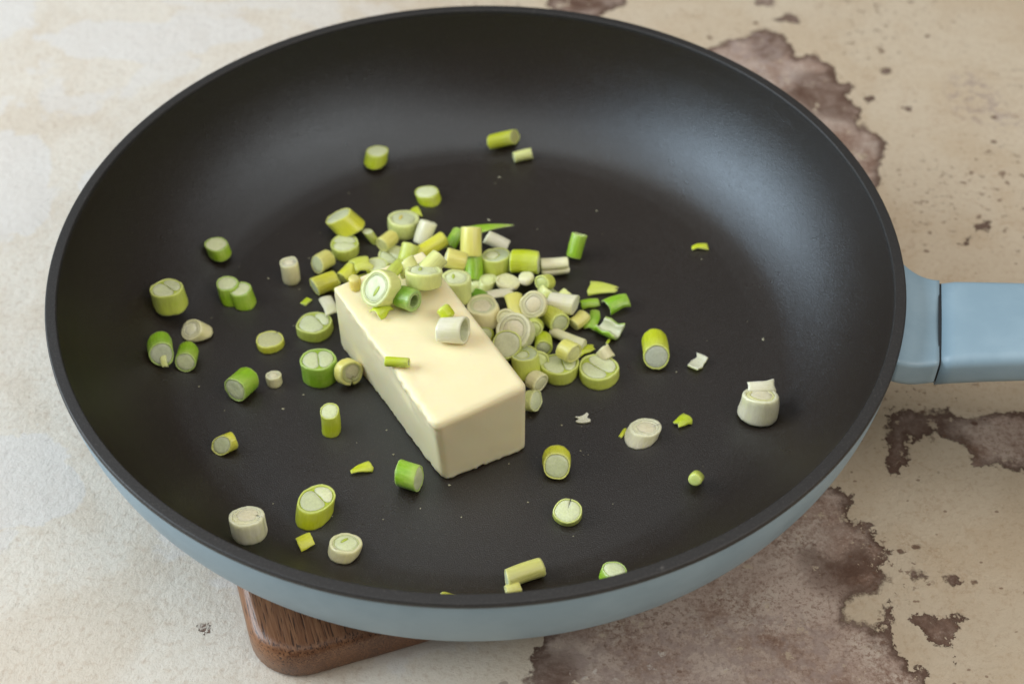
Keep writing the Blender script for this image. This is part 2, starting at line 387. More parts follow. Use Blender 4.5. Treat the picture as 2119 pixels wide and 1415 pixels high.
    for k in range(9):
        t = k / 8; s = 0.1374 + t * (seam - 0.0004 - 0.1374)
        e = (1 - t)
        br.append(section(s, Z - 0.0052 - 0.0014 * math.sin(math.pi * t) + 0.0022 * e ** 1.5, 0.0085, 0.0190 + 0.0052 * e ** 1.3, -0.0194 - 0.0040 * e ** 1.3, re=0.0016, crown=-0.0006))
    V, Fc = loft(br); part('handle_bracket', V, Fc, enam)
    V, Fc = loft([section(seam - 0.0006, Z - 0.0058, 0.0078, 0.0184, -0.0188, re=0.002), section(seam + 0.0006, Z - 0.0058, 0.0078, 0.0184, -0.0188, re=0.002)])
    part('seam_gasket', V, Fc, M4.m)
    hs = []
    for k in range(40):
        t = k / 39; s = seam + 0.0003 + t * 0.165
        e = min((s - seam) / 0.0011, 1.0)
        rise = 0.195 * (s - seam) - 0.45 * (s - seam) ** 2
        sh = 0.0006 * (1 - e)
        nar = 1 - 0.17 * min((s - seam) / 0.03, 1) ** 0.8 + 0.10 * t
        tip = 1.0 if t < 0.88 else math.sqrt(max(1 - ((t - 0.88) / 0.12) ** 2, 0.02))
        yb = (0.0190 - 0.0006 * min((s - seam) / 0.03, 1)) * tip - sh
        yf = -(0.0197 * nar) * tip + sh
        hs.append(section(s, Z - 0.0046 + rise - sh, 0.0098, yb, yf, re=0.0036, crown=0.0007))
    V, Fc = loft(hs); part('handle', V, Fc, enam)
    tag(root, 'round black nonstick frying pan with grey blue outside and handle', 'frying pan')
build_pan()

# ------------------------------------------------------------------ butter
BUT_H = 0.0308
BUT_TOP = FLOOR + BUT_H
def build_butter():
    T = back([(689, 594), (899, 884), (1094, 796)], BUT_TOP)
    T = np.vstack([T, [T[0] + (T[2] - T[1]) * 1.02]])
    B = back([(705, 711), (921, 993), (1092, 931)], FLOOR + 0.0002)
    B = np.vstack([B, [B[0] + (B[2] - B[1]) * 1.0]])
    B = 0.80 * B + 0.20 * np.column_stack([T[:, :2], B[:, 2]])
    base = B[:, :].mean(0)
    # a: 0 back -> 1 front, b: 0 left -> 1 right, h: 0 bottom -> 1 top
    L, Wd, Hh = 0.072, 0.033, BUT_H
    na, nb_, nh = 110, 54, 48
    pts = {}; V = []; Fc = []
    def warp(u):  # denser samples near edges
        return 0.5 - 0.5 * math.cos(math.pi * u) if 0 else u
    def vid(i, j, k):
        key = (i, j, k)
        if key in pts: return pts[key]
        a, b, h = i / na, j / nb_, k / nh
        q = np.array([a * L, b * Wd, h * Hh])
        r = 0.0009 + 0.0018 * a                        # softer edges at the front end
        rv = np.array([r, r, r * (0.35 if h < 0.5 else 0.85)])
        ctr = np.array([min(max(q[0], r), L - r), min(max(q[1], r), Wd - r), min(max(q[2], r * 0.35), Hh - r * 0.85)])
        e = (q - ctr) / rv; nd = np.linalg.norm(e)
        if nd > 1e-9: q = ctr + rv * e / nd * np.abs(e).max()
        a, b, h = q[0] / L, q[1] / Wd, q[2] / Hh
        P = (1 - h) * ((1 - a) * ((1 - b) * B[0] + b * B[3]) + a * ((1 - b) * B[1] + b * B[2])) + h * ((1 - a) * ((1 - b) * T[0] + b * T[3]) + a * ((1 - b) * T[1] + b * T[2]))
        # rough left upper edge, gouge on the left face, ragged foot
        nn = lambda s, o=0: mnoise.noise(Vector((q[0] * s + o, q[1] * s, q[2] * s)))
        lx = (T[0] - T[3]); lx /= np.linalg.norm(lx)
        fx = (T[1] - T[0]); fx /= np.linalg.norm(fx)
        side = 0.00007 * nn(160) + 0.00035 * nn(45, 3)
        if j == 0 or b < 0.1:
            el = math.exp(-((h - 0.93) / 0.09) ** 2)
            P = P + lx * (0.00045 * el * nn(420, 5) + 0.00030 * el * nn(150, 7)) * (0.35 + a)
            P = P + np.array([0, 0, 1]) * (0.00028 * el * nn(300, 11))
            g = math.exp(-((a - 0.70) / 0.13) ** 2 - ((h - (0.80 - 0.55 * (a - .7))) / 0.10) ** 2)
            P = P - lx * (0.0012 * g * (0.5 + nn(150, 2)))
            P = P + lx * side
        if i == na: P = P + fx * side * 1.0
        if k == nh:
            P = P + np.array([0, 0, 1]) * (0.00022 * nn(55, 9) + 0.00007 * nn(220, 1))
            # scraped dents on the top
            for (da, db, sa, sb, dep) in ((0.42, 0.62, 0.05, 0.12, 0.0004), (0.30, 0.25, 0.04, 0.10, 0.0003), (0.66, 0.16, 0.06, 0.05, 0.0005)):
                P = P - np.array([0, 0, 1]) * dep * math.exp(-((a - da) / sa) ** 2 - ((b - db) / sb) ** 2)
        if h < 0.10:
            rg = (1 - h / 0.10)
            P = P + (lx * (-1 if b > 0.5 else 1) * (0.0004 * nn(420, 4) + 0.0003 * nn(900, 14)) + fx * (0.0004 * nn(430, 6) + 0.0003 * nn(900, 16) if a > .5 else 0)) * rg
            if i == na and 0.40 < b < 0.48: P = P + np.array([0, 0, 0.0009]) * rg
        pts[key] = len(V); V.append(P - base); return pts[key]
    def quad(f): Fc.append(f)
    for i in range(na):
        for j in range(nb_):
            quad((vid(i, j, nh), vid(i + 1, j, nh), vid(i + 1, j + 1, nh), vid(i, j + 1, nh)))
            quad((vid(i, j, 0), vid(i, j + 1, 0), vid(i + 1, j + 1, 0), vid(i + 1, j, 0)))
    for i in range(na):
        for k in range(nh):
            quad((vid(i, 0, k), vid(i + 1, 0, k), vid(i + 1, 0, k + 1), vid(i, 0, k + 1)))
            quad((vid(i, nb_, k), vid(i, nb_, k + 1), vid(i + 1, nb_, k + 1), vid(i + 1, nb_, k)))
    for j in range(nb_):
        for k in range(nh):
            quad((vid(0, j, k), vid(0, j, k + 1), vid(0, j + 1, k + 1), vid(0, j + 1, k)))
            quad((vid(na, j, k), vid(na, j + 1, k), vid(na, j + 1, k + 1), vid(na, j, k + 1)))
    M = NT('butter'); co = M.coord('Object')
    n1 = M.noise(co, 60, 4, 0.55); n2 = M.noise(co, 700, 4, 0.65)
    c = M.mix(n1, (0.91, 0.79, 0.47), (0.92, 0.82, 0.54))
    sp = M.step(M.noise(co, 900, 1, 0.5), 0.815, 0.84)
    c = M.mix(M.math('MULTIPLY', sp, 0.7), c, (0.25, 0.16, 0.07))
    nb2 = M.bump(n2, 0.10, 0.0003); nb2 = M.bump(M.noise(M.scale(co, (1, 1, 1)), 120, 3, 0.5), 0.16, 0.0006, nb2)
    mp = M.n('ShaderNodeMapping'); M.l(co, mp.inputs[0]); mp.inputs['Rotation'].default_value = (0, 0, math.radians(62)); mp.inputs['Scale'].default_value = (14, 330, 90)
    nb2 = M.bump(M.noise(mp.outputs[0], 1.0, 4, 0.65), 0.28, 0.0004, nb2)
    M.set(base=c, rough=M.math('ADD', 0.30, M.math('MULTIPLY', n1, 0.22)), spec=0.4, normal=nb2, sss=0.55, ssss=0.0035)
    M.b.inputs['Subsurface Radius'].default_value = (1.0, 0.75, 0.35)
    o = mesh_obj('butter_block', V, Fc, M.m); o.location = tuple(base)
    tag(o, 'pale yellow rectangular block of butter standing in the pan', 'butter')
build_butter()

# ------------------------------------------------------------------ scallion materials
def skin_material():
    M = NT('scallion_skin')
    oi = M.n('ShaderNodeObjectInfo')
    th, al, cp = M.attr('theta'), M.attr('along'), M.attr('cap')
    cx = M.n('ShaderNodeCombineXYZ')
    M.l(M.math('MULTIPLY', th, 34.0), cx.inputs[0]); M.l(M.math('MULTIPLY', al, 1.1), cx.inputs[1]); M.l(M.math('MULTIPLY', oi.outputs['Random'], 50.0), cx.inputs[2])
    rib = M.noise(cx.outputs[0], 1.0, 3, 0.6)
    blot = M.noise(M.coord('Object'), 180, 3, 0.6)
    hs = M.n('ShaderNodeHueSaturation'); M.l(oi.outputs['Color'], hs.inputs['Color'])
    M.l(M.math('ADD', 0.84, M.math('MULTIPLY', rib, 0.32)), hs.inputs['Value'])
    M.l(M.math('ADD', 0.488, M.math('MULTIPLY', oi.outputs['Random'], 0.018)), hs.inputs['Hue'])
    c = M.mix(M.math('MULTIPLY', M.step(blot, 0.45, 0.72), 0.28), hs.outputs[0], (0.66, 0.68, 0.20))
    c = M.mix(M.math('MULTIPLY', M.step(M.math('ADD', al, M.math('MULTIPLY', M.math('SUBTRACT', rib, 0.5), 0.5)), 0.35, 1.0), 0.16), c, (0.74, 0.78, 0.34))
    cut = M.mix(0.38, oi.outputs['Color'], (0.70, 0.75, 0.40))
    c = M.mix(cp, c, cut)
    c = M.mix(M.attr('pith'), c, (0.74, 0.75, 0.58))
    nb = M.bump(rib, 0.35, 0.0006); nb = M.bump(blot, 0.2, 0.0003, nb)
    M.set(base=c, rough=0.36, spec=0.42, normal=nb, sss=0.75, ssss=0.0018, coat=0.35, coatr=0.22)
    M.b.inputs['Subsurface Radius'].default_value = (1.0, 1.0, 0.85)
    return M.m
def flesh_material():
    M = NT('scallion_flesh')
    oi = M.n('ShaderNodeObjectInfo'); co = M.coord('Object')
    n1 = M.noise(co, 1400, 3, 0.65); n2 = M.noise(co, 230, 3, 0.6)
    hs = M.n('ShaderNodeHueSaturation'); M.l(oi.outputs['Color'], hs.inputs['Color'])
    M.l(M.math('ADD', 0.80, M.math('MULTIPLY', n1, 0.40)), hs.inputs['Value'])
    c = M.mix(M.math('MULTIPLY', M.step(n2, 0.5, 0.75), 0.25), hs.outputs[0], (0.52, 0.60, 0.30))
    nb = M.bump(n1, 0.35, 0.0004); nb = M.bump(n2, 0.3, 0.0007, nb)
    M.set(base=c, rough=0.42, spec=0.40, normal=nb, sss=0.8, ssss=0.0022, coat=0.25, coatr=0.25)
    M.b.inputs['Subsurface Radius'].default_value = (1.0, 1.0, 0.85)
    return M.m
SKIN, FLESH = skin_material(), flesh_material()
COL = {'G': (0.27, 0.50, 0.018), 'DG': (0.15, 0.36, 0.018), 'YG': (0.54, 0.65, 0.018), 'PG': (0.58, 0.67, 0.105), 'PY': (0.84, 0.78, 0.20),
       'LY': (0.72, 0.73, 0.05), 'W': (0.86, 0.82, 0.58), 'WG': (0.73, 0.79, 0.29), 'C': (0.84, 0.76, 0.44)}
PALE_C = (0.71, 0.76, 0.46); CREAM_C = (0.78, 0.72, 0.50); LIME_C = (0.46, 0.58, 0.08); YOLK = (0.76, 0.63, 0.15)

# ------------------------------------------------------------------ scallion slices
NSEC = 36
ANG = np.linspace(0, 2 * math.pi, NSEC, endpoint=False)
def wobble(rng, amp):
    r = np.ones(NSEC)
    for k in (2, 3, 4, 5): r += amp / k * rng.normal() * np.cos(k * ANG + rng.uniform(0, 6.28))
    return r
def poly_from_r(r, c=(0, 0)): return np.stack([c[0] + r * np.cos(ANG), c[1] + r * np.sin(ANG)], 1)
def half_lobe(rad, off, sgn, gap):
    """part of a disc on one side of the line u = off, resampled round its own middle"""
    cx = (off + sgn * rad) / 2 + sgn * gap / 2
    rr = []
    for a in ANG:
        dx, dy = math.cos(a), math.sin(a)
        b = cx * dx; disc = b * b - (cx * cx - rad * rad); t = -b + math.sqrt(max(disc, 0))
        if sgn * dx < 0: t = min(t, abs((off + sgn * gap - cx) / dx))
        rr.append(t)
    rr = np.array(rr)
    for _ in range(3): rr = (np.roll(rr, 1) + 2 * rr + np.roll(rr, -1)) / 4
    return poly_from_r(rr, (cx, 0))
def axis_frame(az, el, roll):
    a, e = math.radians(az), math.radians(el)
    A = np.array([math.cos(a) * math.cos(e), math.sin(a) * math.cos(e), math.sin(e)])
    U = np.array([-math.sin(a), math.cos(a), 0.0]); V = np.cross(A, U)
    c, s = math.cos(math.radians(roll)), math.sin(math.radians(roll))
    return A, c * U + s * V, -s * U + c * V
def direction(az, el):
    a, e = math.radians(az), math.radians(el)
    return np.array([math.cos(a) * math.cos(e), math.sin(a) * math.cos(e), math.sin(e)])
def layer_mesh(sec, sec_in, t0, t1, bev, place, dome=0.0, rng=None, rag=0.0):
    """closed solid between two cuts; with sec_in a tube. place(uv, t) -> world offsets"""
    rows = []
    if sec_in is None:
        c = sec.mean(0); S = lambda k: c + (sec - c) * k
        sc_b = 1 - bev / max(np.linalg.norm(sec - c, axis=1).mean(), 1e-6)
        rows = [(S(0.05), t0 - dome, 1, 0), (S(0.55), t0 - dome * .7, 1, 0), (S(sc_b), t0, 1, 0), (S(1 - (1 - sc_b) * .3), t0 + bev * .35, .6, 0), (S(1), t0 + bev, 0, 0)]
        for k in range(1, 5): rows.append((S(1), t0 + bev + (t1 - t0 - 2 * bev) * k / 5, 0, k / 5))
        rows += [(S(1), t1 - bev, 0, 1), (S(1 - (1 - sc_b) * .3), t1 - bev * .35, .6, 1), (S(sc_b), t1, 1, 1), (S(0.55), t1 + dome * .7, 1, 1), (S(0.05), t1 + dome, 1, 1)]
        closed = False
    else:
        mid = (sec + sec_in) / 2
        o1 = sec + (mid - sec) * 0.35; i1 = sec_in + (mid - sec_in) * 0.35
        rows = [(o1, t0, 1, 0), (sec, t0 + bev, 0, 0)]
        for k in range(1, 5): rows.append((sec, t0 + bev + (t1 - t0 - 2 * bev) * k / 5, 0, k / 5))
        rows += [(sec, t1 - bev, 0, 1), (o1, t1, 1, 1), (i1, t1, 1, 1), (sec_in, t1 - bev * .25, .8, 1), (sec_in, (t0 + t1) / 2, .6, .5), (sec_in, t0 + bev * .25, .8, 0), (i1, t0, 1, 0)]
        closed = True
    V, th, al, cp, Fc = [], [], [], [], []
    for uv, t, cap, a in rows:
        tt = np.full(NSEC, t)
        if rag and closed and cap > .3 and rng is not None: tt = tt + rag * np.repeat(rng.normal(size=NSEC // 2), 2) * 0.5
        V.append(place(uv, tt)); th.append(np.arange(NSEC) / NSEC); al.append(np.full(NSEC, a)); cp.append(np.full(NSEC, cap))
    n = len(rows); R = n if closed else n - 1
    for i in range(R):
        i2 = (i + 1) % n
        for k in range(NSEC):
            k2 = (k + 1) % NSEC
            Fc.append((i * NSEC + k, i * NSEC + k2, i2 * NSEC + k2, i2 * NSEC + k))
    if not closed:
        Fc.append(tuple(range(NSEC))[::-1]); Fc.append(tuple((n - 1) * NSEC + k for k in range(NSEC)))
    return np.vstack(V), Fc, {'theta': np.concatenate(th), 'along': np.concatenate(al), 'cap': np.concatenate(cp)}

def rest_position(gen, x, bbox, base_of):
    """slide the piece over its support until its outline is centred on the pixel box"""
    cx, cy = (bbox[0] + bbox[1]) / 2, (bbox[2] + bbox[3]) / 2
    V = gen(*x)
    pos = back([(cx, cy)], FLOOR + 0.004)[0]
    for _ in range(7):
        zz = base_of(V, pos)
        pos[2] = zz
        q = project(V + pos)
        ex = cx - (q[:, 0].min() + q[:, 0].max()) / 2; ey = cy - (q[:, 1].min() + q[:, 1].max()) / 2
        pr = project(pos[None])[0]
        pos = back([(pr[0] + ex, pr[1] + ey)], pos[2])[0]
    pos[2] = base_of(V, pos)
    return pos, V
def solve(gen, x0, bbox, base_of, free=(1, 1), reg=0.15):
    """find the two sizes (metres) whose projected outline fills the pixel box"""
    w, h = bbox[1] - bbox[0], bbox[3] - bbox[2]
    x0 = np.array(x0, float); x = x0.copy()
    def res(x):
        pos, V = rest_position(gen, x, bbox, base_of)
        q = project(V + pos)
        return np.array([(np.ptp(q[:, 0]) - w) / w, (np.ptp(q[:, 1]) - h) / h, reg * math.log(x[0] / x0[0]), reg * math.log(x[1] / x0[1])])
    for _ in range(7):
        r = res(x); J = np.zeros((4, 2))
        for k in range(2):
            y = x.copy(); y[k] *= 1.02; J[:, k] = (res(y) - r) / (0.02)
        d = np.linalg.lstsq(J, -r, rcond=None)[0]
        x = x * np.exp(np.clip(d, -0.35, 0.35))
        x = np.clip(x, x0 * 0.4, x0 * 2.5)
    pos, V = rest_position(gen, x, bbox, base_of)
    return x, pos
def support(on, lift):
    def f(V, pos):
        if on == 'butter': return BUT_TOP + lift / 1000 - V[:, 2].min()
        r = np.hypot(V[:, 0] + pos[0], V[:, 1] + pos[1])
        return (floor_z(r) - V[:, 2]).max() + lift / 1000
    return f
PXM = 6300.0
GROUP = 'chopped scallion pieces'
COUNT = [0]
def S(box, az, el, kind, skin, label, d=None, L=None, fn=None, fb=None, taper=0.0, slit=None, roll=0, lift=0.0, on='pan', flat=1.0, name='scallion_slice', core=None, wall=None, reg=0.15):
    """one slice: box = pixel bounds (x0, x1, y0, y1) of its outline, az/el = direction of its axis towards the cut that shows"""
    COUNT[0] += 1; rng = np.random.default_rng(100 + COUNT[0])
    x0, x1, y0, y1 = box; w, h = x1 - x0, y1 - y0
    if d is None: d = w if el > 45 else (min(w, h) * 0.9)
    if L is None: L = max((h - 0.72 * d) / 0.68, 0.25 * d) if el > 45 else max(w, h) * 0.9
    A, U, V = axis_frame(az, el, roll)
    if fn is not None: N = direction(*fn)
    elif el >= 45: N = direction(90 + rng.normal() * 15, 90 - rng.uniform(5, 15))
    else: N = direction(az + rng.normal() * 6, el + rng.normal() * 6)
    Nb = direction(*fb) if fb is not None else (np.array([0, 0, 1.0]) if (el >= 45 and fn is None) or el > 62 else (A if fn is None else N))
    nu, nv, na = N @ U, N @ V, max(N @ A, 0.35)
    bu, bv, ba = Nb @ U, Nb @ V, max(Nb @ A, 0.35)
    rmul = wobble(rng, 0.05) + 0.007 * np.cos(13 * ANG + rng.uniform(0, 6)) + 0.004 * rng.normal(size=NSEC)
    bow = rng.normal(size=2) * 0.035; ph = rng.uniform(0, 6.28, size=4)
    oval = rng.uniform(0.88, 1.0) if flat == 1.0 else 1.0
    tp = rng.normal() * 0.04 - taper
    def placer(dia, Ln):
        def place(uv, t):
            t = np.asarray(t); k = 1 + tp * (t / Ln - 0.5)
            f = t / Ln; bs = np.sin(np.pi * np.clip(f, 0, 1)) * dia * min(1.0, (Ln / dia) ** 2) * 0.8
            u, v = uv[:, 0] * k + bow[0] * bs, uv[:, 1] * k + bow[1] * bs
            wv = 0.012 * dia * (np.sin(4.2 * u / dia + ph[0]) + np.sin(5.0 * v / dia + ph[1]) + 0.6 * np.sin(9 * (u + v) / dia + ph[2]))
            ax = t - f * (u * nu + v * nv) / na - (1 - f) * (u * bu + v * bv) / ba + f * f * wv
            return u[:, None] * U + v[:, None] * V + ax[:, None] * A
        return place
    def section(dia):
        P = poly_from_r(dia / 2 * rmul)
        if slit is not None:   # a cut running in from the edge
            i = int(round(slit[0] / 360 * NSEC)) % NSEC; hw = math.radians(slit[2] if len(slit) > 2 else 2.5)
            for k, da, f in ((i - 1, -hw, 1.0), (i, 0.0, slit[1]), ((i + 1) % NSEC, hw, 1.0)):
                r_ = dia / 2 * rmul[k] * f; P[k] = (r_ * math.cos(ANG[i] + da), r_ * math.sin(ANG[i] + da))
        return P * np.array([1.0, flat * oval])
    def gen(dia, Ln):
        p = placer(dia, Ln); s = section(dia)
        return np.vstack([p(s, np.zeros(NSEC)), p(s, np.full(NSEC, Ln))])
    base_of = support(on, lift)
    depth = (back([((x0 + x1) / 2, (y0 + y1) / 2)], FLOOR)[0] - CAM) @ Fw
    k = depth / FPX
    x, pos = solve(gen, (d * k, L * k), box, base_of, reg=reg)
    dia, Ln = x
    root = empty(name, pos)
    p = placer(dia, Ln); sec = section(dia); rad = dia / 2
    bev = min(0.00055, 0.09 * dia)
    sc_c = COL[skin] if isinstance(skin, str) else skin
    def add(nm, so, si, t0, t1, mat, c, b=bev, dome=0.0, rag=0.00012):
        Vv, Fc, at = layer_mesh(so, si, t0, t1, b, p, dome, rng, rag)
        o = mesh_obj(nm, Vv, Fc, mat, root, True, at); o.color = (*c, 1.0)
        return o
    def jc(c):
        g = 1 + 0.06 * rng.normal()
        return tuple(min(0.85, ch * g) for ch in c)
    if kind == 'solid':
        add('outer_layer', sec, sec * 0.89, 0, Ln, SKIN, sc_c)
        add('core', sec * 0.90, None, 0.0001, Ln - 0.00002, FLESH, jc(core or PALE_C), dome=0.00012)
    elif kind == 'double':
        add('outer_layer', sec, sec * 0.89, 0, Ln, SKIN, sc_c)
        add('membrane', sec * 0.90, None, 0.0003, Ln - 0.0002, FLESH, tuple(0.5 * a + 0.5 * b for a, b in zip(LIME_C, sc_c)))
        off = rad * 0.16 * rng.normal(); g = rad * 0.035
        for sgn in (-1, 1):
            lo = half_lobe(rad * 0.84, off, sgn, g) * np.array([1.0, flat * oval]) * rmul[:, None] ** 0.5
            add('core', lo, None, 0.0002, Ln + 0.00004 - 0.00012 * (sgn > 0), FLESH, jc(core or PALE_C), b=0.0003, dome=0.00015)
    elif kind == 'lobe':   # a round shoot wrapped by a crescent
        add('outer_layer', sec, sec * 0.90, 0, Ln, SKIN, sc_c)
        add('membrane', sec * 0.91, None, 0.0003, Ln - 0.00005, FLESH, jc(core or (0.55, 0.62, 0.38)))
        ctr = np.array([0.26 * rad, 0.05 * rad])
        add('inner_layer', poly_from_r(np.full(NSEC, rad * 0.54), ctr), poly_from_r(np.full(NSEC, rad * 0.46), ctr), 0.0005, Ln + 0.00015, SKIN, COL['YG'])
        add('core', poly_from_r(np.full(NSEC, rad * 0.465), ctr), None, 0.0005, Ln + 0.0001, FLESH, jc(PALE_C), dome=0.00015)
    elif kind == 'rings':  # bulb with nested layers
        ctr = rng.normal(size=2) * 0.05 * rad
        add('outer_layer', sec, sec * 0.79, 0, Ln, SKIN, sc_c)
        add('inner_layer', sec * 0.80 + ctr * .3, sec * 0.60 + ctr, 0.0001, Ln - 0.00004, SKIN, jc(core or (0.76, 0.70, 0.47)), b=0.00015)
        add('core', sec * 0.61 + ctr, None, 0.0001, Ln - 0.00002, FLESH, jc(CREAM_C), dome=0.0002)
    elif kind == 'heart':  # pale layers round a small coloured shoot
        add('outer_layer', sec, sec * 0.79, 0, Ln, SKIN, sc_c)
        add('inner_layer', sec * 0.80, sec * 0.71, 0.0001, Ln - 0.00008, SKIN, (0.56, 0.62, 0.22))
        add('core', sec * 0.72, None, 0.0001, Ln - 0.00004, FLESH, jc(PALE_C), dome=0.00015)
        ctr = np.array([rad * 0.18, -rad * 0.05])
        ht = (poly_from_r(np.full(NSEC, rad * 0.30)) * np.array([0.45, 1.2])) + ctr
        add('shoot', ht, None, 0.0004, Ln + 0.00022, FLESH, core or LIME_C, dome=0.0001)
    elif kind == 'hollow':
        wl = wall or 0.80
        add('outer_layer', sec, sec * wl, 0, Ln, SKIN, sc_c)
        add('inner_layer', sec * wl * 0.995, sec * (wl - 0.10), 0.0002, Ln - 0.0002, FLESH, jc(core or (0.52, 0.60, 0.28)))
    elif kind == 'split':  # two half stems side by side
        for sgn in (-1, 1):
            add('half_stem', half_lobe(rad, 0.0, sgn, rad * 0.05), None, 0, Ln - 0.0004 * (sgn > 0), SKIN, jc(sc_c))
    elif kind == 'twin':   # two shoots grown together
        for sgn in (-1, 1):
            c2 = np.array([sgn * 0.38 * rad, 0.0]); a0 = poly_from_r(rad * 0.62 * rmul)
            add('outer_layer', a0 + c2, a0 * 0.86 + c2, 0.0, Ln + 0.0006 * sgn, SKIN, sc_c)
            add('core', a0 * 0.87 + c2, None, 0.0001, Ln + 0.0006 * sgn - 0.00003, FLESH, jc(PALE_C), dome=0.00015)
    elif kind == 'nub':
        add('stub', sec, None, 0, Ln, SKIN, sc_c, b=0.30 * rad, dome=0.05 * rad)
    elif kind == 'plain':
        add('outer_layer', sec, sec * 0.78, 0, Ln, SKIN, sc_c)
        add('core', sec * 0.79, None, 0.0001, Ln - 0.00005, FLESH, jc(core or tuple(0.5 * a + 0.5 * b for a, b in zip(sc_c, PALE_C))), dome=0.0002)
    tag(root, label, 'scallion', GROUP)
    return root, dict(A=A, U=U, V=V, dia=dia, Ln=Ln, p=p, N=N)

# ------------------------------------------------------------------ scallion flakes (bent sheets of one layer)
def F(box, az, label, skin='G', inner=None, bend=70, ends=(1.0, 1.0), tilt=0, roll=0, lift=0.0, on='pan', l=None, w=None, jag=0.12, cup=False, thick=0.0007, skew=0.0, reg=0.25, name='scallion_flake', parent=None):
    COUNT[0] += 1; rng = np.random.default_rng(300 + COUNT[0])
    x0, x1, y0, y1 = box
    A, U, V = axis_frame(az, tilt, roll)     # A length, U width, V = up-ish normal
    if V[2] < 0: V, U = -V, -U
    nl, nw = 14, 10
    s = np.linspace(-0.5, 0.5, nl); q = np.linspace(-0.5, 0.5, nw)
    SS, QQ = np.meshgrid(s, q, indexing='ij')
    wid = ends[0] + (ends[1] - ends[0]) * (SS + 0.5)
    jag0 = np.interp(q, np.linspace(-.5, .5, 5), rng.normal(size=5)) * jag * 0.55
    jag1 = np.interp(q, np.linspace(-.5, .5, 6), rng.normal(size=6)) * jag * 0.55
    SJ = SS + np.where(SS < 0, jag0[None] * (-SS * 2), jag1[None] * (SS * 2)) * 0.5 + skew * QQ
    wav = np.interp(s, np.linspace(-.5, .5, 4), rng.normal(size=4)) * 0.06
    QW = QQ * wid + wav[:, None]
    be = math.radians(bend)
    def surf(L_, W_, off):
        R_ = W_ / be if be > 0.02 else 1e3
        ang = QW * be
        sg = -1 if cup else 1
        rr = R_ + off * sg
        uu = rr * np.sin(ang); vv = sg * (rr * np.cos(ang) - R_)
        P = SJ[..., None] * L_ * A + uu[..., None] * U + vv[..., None] * V
        curl = 0.06 * L_ * (4 * SS * SS - 1) * (1 if cup else -1)
        return (P + curl[..., None] * V).reshape(-1, 3)
    def gen(L_, W_): return np.vstack([surf(L_, W_, 0), surf(L_, W_, -thick)])
    depth = (back([((x0 + x1) / 2, (y0 + y1) / 2)], FLOOR)[0] - CAM) @ Fw; k = depth / FPX
    base_of = support(on, lift)
    x, pos = solve(gen, ((l or max(x1 - x0, y1 - y0)) * k, (w or (y1 - y0) * 1.2) * k), box, base_of, reg=reg)
    Vv = gen(*x); idx = np.arange(nl * nw).reshape(nl, nw); o2 = nl * nw; Fc = []
    for i in range(nl - 1):
        for j in range(nw - 1):
            a, b, c, d_ = idx[i, j], idx[i + 1, j], idx[i + 1, j + 1], idx[i, j + 1]
            Fc.append((a, b, c, d_)); Fc.append((d_ + o2, c + o2, b + o2, a + o2))
    ring = list(idx[:, 0]) + list(idx[-1, 1:]) + list(idx[::-1, -1][1:]) + list(idx[0, ::-1][1:-1])
    for a, b in zip(ring, ring[1:] + ring[:1]): Fc.append((a, a + o2, b + o2, b))
    th = np.concatenate([((QQ + .5) * .4).ravel()] * 2); al = np.concatenate([(SS + .5).ravel()] * 2)
    cp = np.concatenate([np.full(o2, 0.0 if not cup else 0.85), np.full(o2, 0.85 if not cup else 0.0)])
    o = mesh_obj(name, Vv, [tuple(int(t) for t in f) for f in Fc], SKIN, None, True, {'theta': th, 'along': al, 'cap': cp, 'pith': (cp > 0.5) * 0.85})
    o.color = (*(COL[skin] if isinstance(skin, str) else skin), 1.0); o.location = tuple(pos)
    tag(o, label, 'scallion', GROUP)
    return o

def attach(o, root, name):
    """make a sheet a part of the slice it grows from"""
    o.location = tuple(np.array(o.location) - np.array(root.location)); o.parent = root; o.name = name
    for k in ('label', 'category', 'group'):
        if k in o: del o[k]
# loose slices, handle-far side of the pan
S((422, 480, 490, 543), 130, 66, 'solid', 'G', 'small bright green slice alone by the pan wall, with a pale oval cut on top', d=50)
S((310, 390, 575, 655), 120, 80, 'double', 'PG', 'large pale green double-chambered slice standing against the curved pan wall', roll=15)
S((447, 532, 574, 645), 120, 66, 'twin', 'G', 'bright green slice of two shoots grown together', d=80, L=46, roll=-50, flat=0.75)
S((377, 440, 657, 711), 200, 50, 'rings', 'C', 'cream white slice tipped over just behind two green tubes', d=52, L=34, fn=(215, 58), fb=(0, 90))
torn_tube, _ = S((303, 361, 686, 757), -75, 4, 'solid', 'G', 'green tube with a torn white flap, lying nearest the pan wall', d=52, fn=(-75, 25), core=(0.56, 0.60, 0.42))
S((361, 412, 706, 769), -92, 4, 'solid', 'G', 'short green tube lying beside the one with a torn flap', d=50, fn=(-92, 22))
S((529, 590, 684, 734), 110, 82, 'solid', 'LY', 'low yellowish slice standing on its cut with a nick in its rim', core=(0.60, 0.60, 0.33), slit=(220, 0.6, 4))
S((578, 622, 530, 592), 100, 80, 'rings', 'C', 'upright cream white slice with a split outer layer on its side', core=(0.62, 0.58, 0.44), slit=(170, 0.7, 3))
S((549, 585, 766, 805), 100, 80, 'rings', 'C', 'tiny round cream slice standing beside a bright green tube')
S((467, 533, 754, 836), -122, 6, 'solid', 'G', 'bright green tube lying with its pale cut end toward the rim', d=54, L=66, fn=(-118, 14))
S((620, 702, 720, 805), 110, 82, 'double', 'G', 'large green double-chambered slice standing close to the butter side', roll=-10)
S((692, 750, 738, 800), -45, 18, 'rings', 'PY', 'pale yellow split ring leaning against the butter side', d=54, L=34, core=(0.62, 0.62, 0.26), slit=(250, 0.55, 9))
